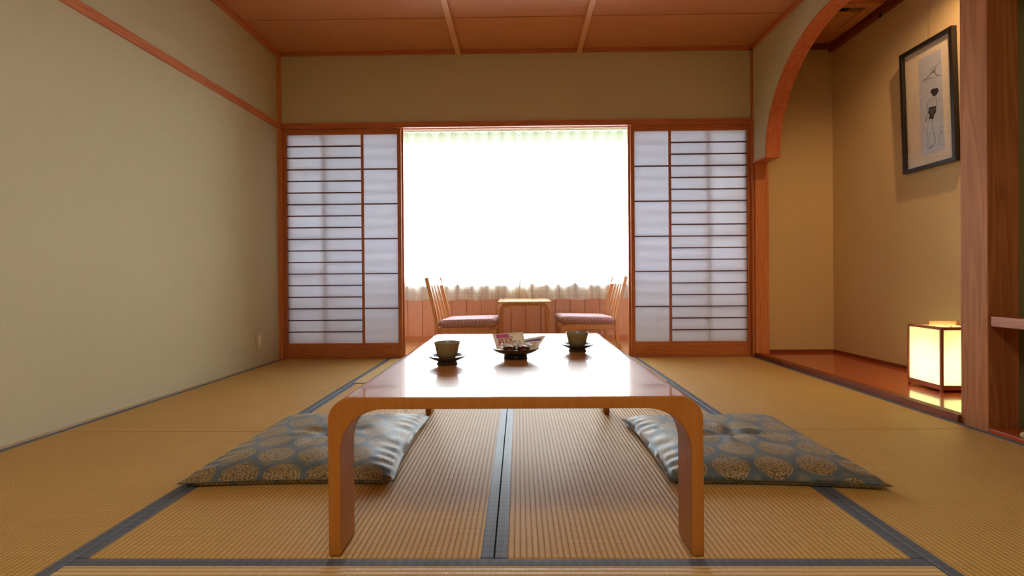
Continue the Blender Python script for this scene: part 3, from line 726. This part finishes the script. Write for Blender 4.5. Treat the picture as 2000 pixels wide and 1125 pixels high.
def make_chair(label):
    r = thing('window_chair', (0, 0, 0), label, 'chair', 'low wooden chairs at the window table')
    D, Wd = .49, .48; hx = D/2; hy = Wd/2     # faces +x, seat x from -hx..hx
    back = [(-hx-.034, 0, 0), (-hx-.012, 0, .09), (-hx-.006, 0, .20), (-hx-.012, 0, .30), (-hx-.045, 0, .45), (-hx-.085, 0, .615), (-hx-.092, 0, .640)]
    for sy in (-1, 1):
        path = [(p.x, sy*(hy-.012), p.z) for p in catmull(back, 6)]
        MB().bar(path, .030, .024).build('back_post', M_chair, r, .007, 3)
        MB().bar([(hx-.030, sy*(hy-.020), 0), (hx-.030, sy*(hy-.020), .215)], .032, .030).build('front_leg', M_chair, r, .006, 3)
        MB().bar([(-hx+.005, sy*(hy-.018), .196), (hx-.040, sy*(hy-.018), .203)], .044, .020).build('side_rail', M_chair, r, .003)
    MB().box(hx-.042, hx-.022, -hy+.035, hy-.035, .18, .222).build('front_rail', M_chair, r, .003)
    MB().box(-hx-.012, -hx+.010, -hy+.024, hy-.024, .175, .215).build('rear_rail', M_chair, r, .003)
    # crest rail, slightly bowed
    m = MB(); vs = []; N = 14
    for k in range(N+1):
        b = -1+2*k/N; y = b*(hy-.022); bow = -.022*(1-b*b); zt = .634+.004*(1-b*b)
        for (dx, z) in ((0, .568), (.016, .568), (.010, zt), (-.006, zt)):
            vs.append((-hx-.075-(z-.568)*.24+dx+bow, y, z))
    fs = [(k*4+q, k*4+(q+1) % 4, (k+1)*4+(q+1) % 4, (k+1)*4+q) for k in range(N) for q in range(4)]+[(0, 1, 2, 3), (N*4+3, N*4+2, N*4+1, N*4)]
    m.add(vs, fs); m.build('crest_rail', M_chair, r, .003)
    for yy in (-.105, 0, .105):
        bow = .014*(1-(yy/.2)**2)
        path = [(p.x+.004-bow*(p.z-.2)/.4, yy, p.z) for p in catmull([(-hx-.006, 0, .20), (-hx-.012, 0, .30), (-hx-.040, 0, .45), (-hx-.072, 0, .575)], 6)]
        MB().bar(path, .010, .026).build('back_slat', M_chair, r, .002)
    rounded_slab(MB(), -hx+.002, hx+.004, -hy, hy, .222, .290, .014).build('seat_pad', M_seat, r)
    return r
ch = make_chair('low wooden chair with pink seat at the window, left of the small table, facing right')
ch.location = (-.425, 4.445, -.004); ch.rotation_euler = (0, 0, math.radians(-5))
ch2 = copy_tree(ch); ch2['label'] = 'low wooden chair with pink seat at the window, right of the small table, facing left'
ch2.location = (.595, 4.665, -.004); ch2.rotation_euler = (0, 0, math.radians(183))

st = thing('side_table', (.046, 4.62, -.004), 'small light wooden table with bent legs standing between the two window chairs', 'side table')
M_stop = wood('side_table_top_wood', (222, 178, 120), (206, 158, 98), 'X', .25, coat=.5)
MB().box(-.228, .228, -.34, .290, .418, .434).build('table_top', M_stop, st, .003)
for yy in (-.285, .255):
    R = .06; w = .212; z1 = .405
    pts = [(w, yy, 0), (w, yy, z1-R)] + [(w-R+R*math.cos(a), yy, z1-R+R*math.sin(a)) for a in [PI/2*k/8 for k in range(1, 9)]] + [(-w+R-R*math.sin(a), yy, z1-R+R*math.cos(a)) for a in [PI/2*k/8 for k in range(0, 9)]] + [(-w, yy, 0)]
    MB().bar(pts, .024, .030).build('bent_leg_frame', M_chair, st, .005, 2)
    for sx in (-1, 1): MB().box(sx*.12-.02, sx*.12+.02, yy-.01, yy+.01, .415, .4185).build('spacer', M_chair, st)
for sx in (-1, 1): MB().box(sx*.15-.012, sx*.15+.012, -.27, .24, .380, .396).build('stretcher', M_chair, st)

# ------------------------------------------------------------------ alcove lantern
def lamp_paper():
    t = NT('lantern_paper'); v = t.obj(); f = t.noise(v, 40, 4, .7)
    c = t.mix(f, rgba((236, 248, 232)), rgba((218, 234, 204)))
    d = t.n('ShaderNodeBsdfDiffuse'); tl = t.n('ShaderNodeBsdfTranslucent'); mx = t.n('ShaderNodeMixShader', i_0=.6)
    g = t.n('ShaderNodeBsdfGlossy'); g.inputs['Roughness'].default_value = .3; m2 = t.n('ShaderNodeMixShader', i_0=.03)
    t.l(c, d.inputs[0]); t.l(c, tl.inputs[0]); t.l(d.outputs[0], mx.inputs[1]); t.l(tl.outputs[0], mx.inputs[2])
    t.l(mx.outputs[0], m2.inputs[1]); t.l(g.outputs[0], m2.inputs[2]); t.l(m2.outputs[0], t.out.inputs[0]); return t.m
LP = thing('floor_lantern', (2.262, 2.700, .030), 'glowing square paper lantern with a wooden frame on the alcove floor', 'lantern', None, math.radians(-2))
lw_ = .113; M_lw = wood('lantern_wood', (176, 96, 52), (146, 72, 36), 'Z', .4)
for sx in (-1, 1):
    for sy in (-1, 1):
        MB().box(sx*lw_-.006, sx*lw_+.006, sy*lw_-.006, sy*lw_+.006, 0, .330).build('corner_post', M_lw, LP, .001)
for nm, za, zb_ in (('bottom_rail', .012, .036), ('top_rail', .318, .330)):
    m = MB()
    for s_ in (-1, 1):
        m.box(-lw_, lw_, s_*lw_-.004, s_*lw_+.004, za, zb_); m.box(s_*lw_-.004, s_*lw_+.004, -lw_, lw_, za, zb_)
    m.build(nm, M_lw, LP)
M_lp = lamp_paper()
for k, (x0, x1, y0, y1) in enumerate(((-lw_+.006, lw_-.006, -lw_-.0005, -lw_+.0005), (-lw_+.006, lw_-.006, lw_-.0005, lw_+.0005), (-lw_-.0005, -lw_+.0005, -lw_+.006, lw_-.006), (lw_-.0005, lw_+.0005, -lw_+.006, lw_-.006))):
    MB().box(x0, x1, y0, y1, .034, .320).build('paper_panel', M_lp, LP)
M_lid = wood('lantern_lid_wood', (236, 178, 128), (222, 158, 108), 'X', .5)
MB().box(-lw_+.004, lw_-.004, -lw_+.004, lw_-.004, .0125, .018).build('base_board', M_lw, LP)
lid = MB().box(-lw_+.006, lw_-.006, -lw_+.006, -lw_+.04, .322, .329).box(-lw_+.006, lw_-.006, lw_-.04, lw_-.006, .322, .329).box(-lw_+.006, -lw_+.04, -lw_+.04, lw_-.04, .322, .329).box(lw_-.04, lw_-.006, -lw_+.04, lw_-.04, .322, .329)
lid.build('lid', M_lid, LP)
MB().box(-.062, .095, .035, .041, .329, .352).build('carrying_handle', M_lid, LP, .002)
MB().lathe([(0, .014), (.03, .014), (.03, .03), (.012, .04), (.012, .055), (0, .055)], seg=20).box(-.106, .106, -.02, .02, .012, .018).build('bulb_holder', M_dark, LP)
bl = bpy.data.lights.new('lantern_bulb', 'POINT'); bl.energy = 5.5; bl.color = (1.0, .89, .64); bl.shadow_soft_size = .028
blo = bpy.data.objects.new('lantern_bulb', bl); blo.location = (2.262, 2.700, .03+.10); COL.objects.link(blo)

# ------------------------------------------------------------------ framed picture
PW, PHt = .385, .745
PC = thing('framed_picture', (XT-.030, 3.015, 1.262), 'black framed ink drawing of a standing woman hung on the alcove wall', 'picture')
PC.rotation_euler = (0, math.radians(-1.6), 0)
M_frame = plain('black_picture_frame', (26, 20, 18), .35)
hw = PW/2; fw = .022
def pbox(m, y0, y1, z0, z1, x0, x1): return m.box(x0, x1, y0, y1, z0, z1)
m = MB(); pbox(m, -hw, hw, 0, fw, -.014, .016); pbox(m, -hw, hw, PHt-fw, PHt, -.014, .016); pbox(m, -hw, -hw+fw, fw, PHt-fw, -.014, .016); pbox(m, hw-fw, hw, fw, PHt-fw, -.014, .016)
m.build('frame', M_frame, PC, .0015)
MB().box(.006, .014, -hw+fw-.002, hw-fw+.002, fw-.002, PHt-fw+.002).build('mount_board', plain('cream_mount_board', (226, 208, 180), .7), PC)
# drawing sheet: u runs with screen x (toward -y), v downward
az, bz, ay, by = .660, .082, .062, -.100      # top z, bottom z, left y, right y
MB().box(.004, .006, by, ay, bz, az).build('drawing_sheet', plain('blue_grey_sheet', (190, 192, 200), .7), PC)
def uvp(px, py):
    u0 = (px-(238+24*(py-300)/637))/(134); top = 300-65*u0; bot = 937-37*u0; v0 = (py-top)/(bot-top)
    return (ay+(by-ay)*u0, az+(bz-az)*v0)
M_ink = plain('black_ink', (24, 20, 22), .6); M_inkg = plain('grey_ink_wash', (118, 120, 132), .7)
def stroke(m, pts, w, x=.0036):
    P3 = catmull([(0, *uvp(*p)) for p in pts], 5)
    n_ = len(P3)
    for i in range(n_-1):
        a, b = P3[i], P3[i+1]; d = b-a
        if d.length < 1e-6: continue
        d.normalize(); nn = Vector((0, -d.z, d.y)); w0 = w*(.35+.65*math.sin(PI*(i+.3)/n_)); w1 = w*(.35+.65*math.sin(PI*(i+1.3)/n_))
        q = [a+nn*w0, a-nn*w0, b-nn*w1, b+nn*w1]
        m.add([(x, p.y, p.z) for p in q]+[(x+.0006, p.y, p.z) for p in q], [(0, 1, 2, 3), (7, 6, 5, 4), (0, 4, 5, 1), (1, 5, 6, 2), (2, 6, 7, 3), (3, 7, 4, 0)])
def blob(m, pts, x=.0034):
    q = [uvp(*p) for p in pts]; m.extr(q, lambda p: (x, p[0], p[1]), lambda p: (x+.0008, p[0], p[1]))
m = MB()
blob(m, [(318, 500), (327, 494), (340, 495), (350, 492), (357, 500), (359, 512), (354, 526), (346, 538), (336, 546), (326, 543), (322, 530), (315, 524), (313, 512)])
m.build('painted_hair', M_ink, PC)
m = MB()
blob(m, [(303, 616), (347, 609), (345, 650), (336, 664), (330, 695), (304, 690), (310, 664), (300, 656)])
m.build('painted_sash', M_ink, PC)
m = MB(); 
for pts, w in (([(312, 630), (318, 640), (316, 655)], .0012), ([(325, 622), (327, 650), (322, 680)], .0012), ([(336, 620), (337, 645)], .0010)): stroke(m, pts, w, .0030)
m.build('sash_highlight', plain('sash_pale_line', (170, 170, 178), .7), PC)
m = MB()
for pts, w in (([(342, 548), (330, 558), (300, 578), (294, 610), (292, 660), (282, 708)], .0010), ([(340, 556), (346, 566), (348, 608)], .0010), ([(300, 640), (290, 690), (280, 712), (288, 706), (300, 690)], .0008),
               ([(302, 695), (294, 750), (298, 800), (300, 850), (292, 880)], .0009), ([(326, 696), (326, 745), (334, 790), (343, 826), (336, 856), (314, 878), (290, 884)], .0012), ([(316, 868), (326, 874), (322, 884), (300, 886)], .0022),
               ([(280, 750), (276, 775)], .0006)):
    stroke(m, pts, w)
m.build('figure_outline', M_ink, PC)
m = MB()
for pts, w in (([(372, 746), (380, 750), (376, 756)], .0014), ([(368, 770), (378, 774), (372, 786), (380, 790)], .0013), ([(372, 798), (366, 812), (376, 808)], .0013), ([(364, 826), (368, 840), (362, 850)], .0009)):
    stroke(m, pts, w)
m.build('signature', M_ink, PC)
m = MB()
for pts, w in (([(255, 442), (285, 425), (300, 410), (330, 372), (350, 345), (370, 325)], .0024), ([(300, 382), (322, 360), (345, 346)], .0018), ([(306, 398), (336, 376), (338, 366)], .0028), ([(334, 374), (342, 400), (352, 412), (376, 414)], .0022), ([(262, 440), (300, 426), (340, 424)], .0020), ([(316, 392), (340, 384)], .0030), ([(262, 452), (300, 440)], .0010)):
    stroke(m, pts, w)
m.build('mountain_brushwork', M_inkg, PC)
MB().box(-.0085, -.0065, -hw+fw-.002, hw-fw+.002, fw-.002, PHt-fw+.002).build('glass', M_glass, PC)
hk = thing('picture_hook', (XT-.004, 3.12, 2.352), 'small dark hook below the alcove ceiling moulding', 'hook')
hk.location = (XT-.037, 3.40, 2.372)
MB().box(-.006, 0, -.007, .007, -.024, .006).tube([(-.006, 0, -.006), (-.014, 0, -.012), (-.012, 0, -.024), (-.004, 0, -.026)], .003, 8).build('hook', M_dark, hk)
wi = MB().tube([(XT-.02, 3.03, 1.99), (XT-.012, 3.03, 2.375)], .0007, 6).build('hanging_wire', plain('picture_wire', (150, 130, 96), .4, .6), None)
wi.parent = None; tag(wi, 'thin wire rising above the framed picture', 'wire')

# ------------------------------------------------------------------ vent in alcove ceiling
V = thing('ceiling_vent', (2.18, 3.55, 2.432), 'wooden vent cover with a dark slot in the alcove ceiling', 'vent')
vm = MB().box(-.235, .235, -.19, -.14, -.014, 0).box(-.235, .235, .15, .19, -.014, 0).box(-.235, -.15, -.14, .15, -.014, 0).box(.156, .235, -.14, .15, -.014, 0)
vm.build('frame', M_vent, V, .002)
MB().box(-.148, .148, -.082, .148, -.012, -.004).build('flap', M_vent, V, .001)
MB().box(-.15, .156, -.14, .15, -.0015, 0).build('slot_shade', M_dark, V)  # flat dark sheet standing in for the shade inside the slot
MB().box(.06, .150, -.138, -.085, -.008, -.003).build('grille', plain('vent_grille', (120, 84, 44), .5), V)

# ------------------------------------------------------------------ switch on left wall
yo = 3.683; ang = math.atan2(.0275, 1)
S = thing('light_switch', (WL(yo), yo, .185), 'beige switch plate low on the left wall near the paper screen', 'switch')
S.rotation_euler = (0, 0, -math.atan(.0275))
pl_ = MB().box(0, .007, -.036, .036, -.060, .060).build('plate', plain('beige_switch_plate', (206, 190, 158), .4), S, .003)
MB().box(.007, .010, -.012, .012, -.034, .034).build('rocker', plain('ivory_rocker', (240, 230, 204), .35), pl_, .001)

# ------------------------------------------------------------------ coiled telephone cord
P_ = catmull([(2.16, 1.900, .034), (2.05, 1.935, .034), (1.96, 1.945, .034), (1.900, 1.925, .033), (1.888, 1.900, .033), (1.905, 1.872, .033), (1.97, 1.865, .034), (2.06, 1.885, .034), (2.16, 1.900, .046)], 60)
pts = []; L = 0; prev = P_[0]; samples = []
for p in P_:
    L += (p-prev).length; samples.append((L, p)); prev = p
path = []
for i in range(len(samples)-1):
    for q in range(4):
        t = q/4; l = samples[i][0]*(1-t)+samples[i+1][0]*t; p = samples[i][1].lerp(samples[i+1][1], t)
        d = (samples[i+1][1]-samples[i][1]).normalized(); a = d.cross(Vector((0, 0, 1))).normalized(); b = Vector((0, 0, 1))
        th = 2*PI*l/.0078; path.append(p+a*.0078*math.cos(th)+b*.0078*math.sin(th))
cd = MB().tube(path, .0030, 6).build('coiled_cord', plain('cream_cord', (206, 190, 140), .35))
cd.location = (0, 0, -.010)
tag(cd, 'cream coiled telephone cord lying by the foot of the thick pillar', 'cord')
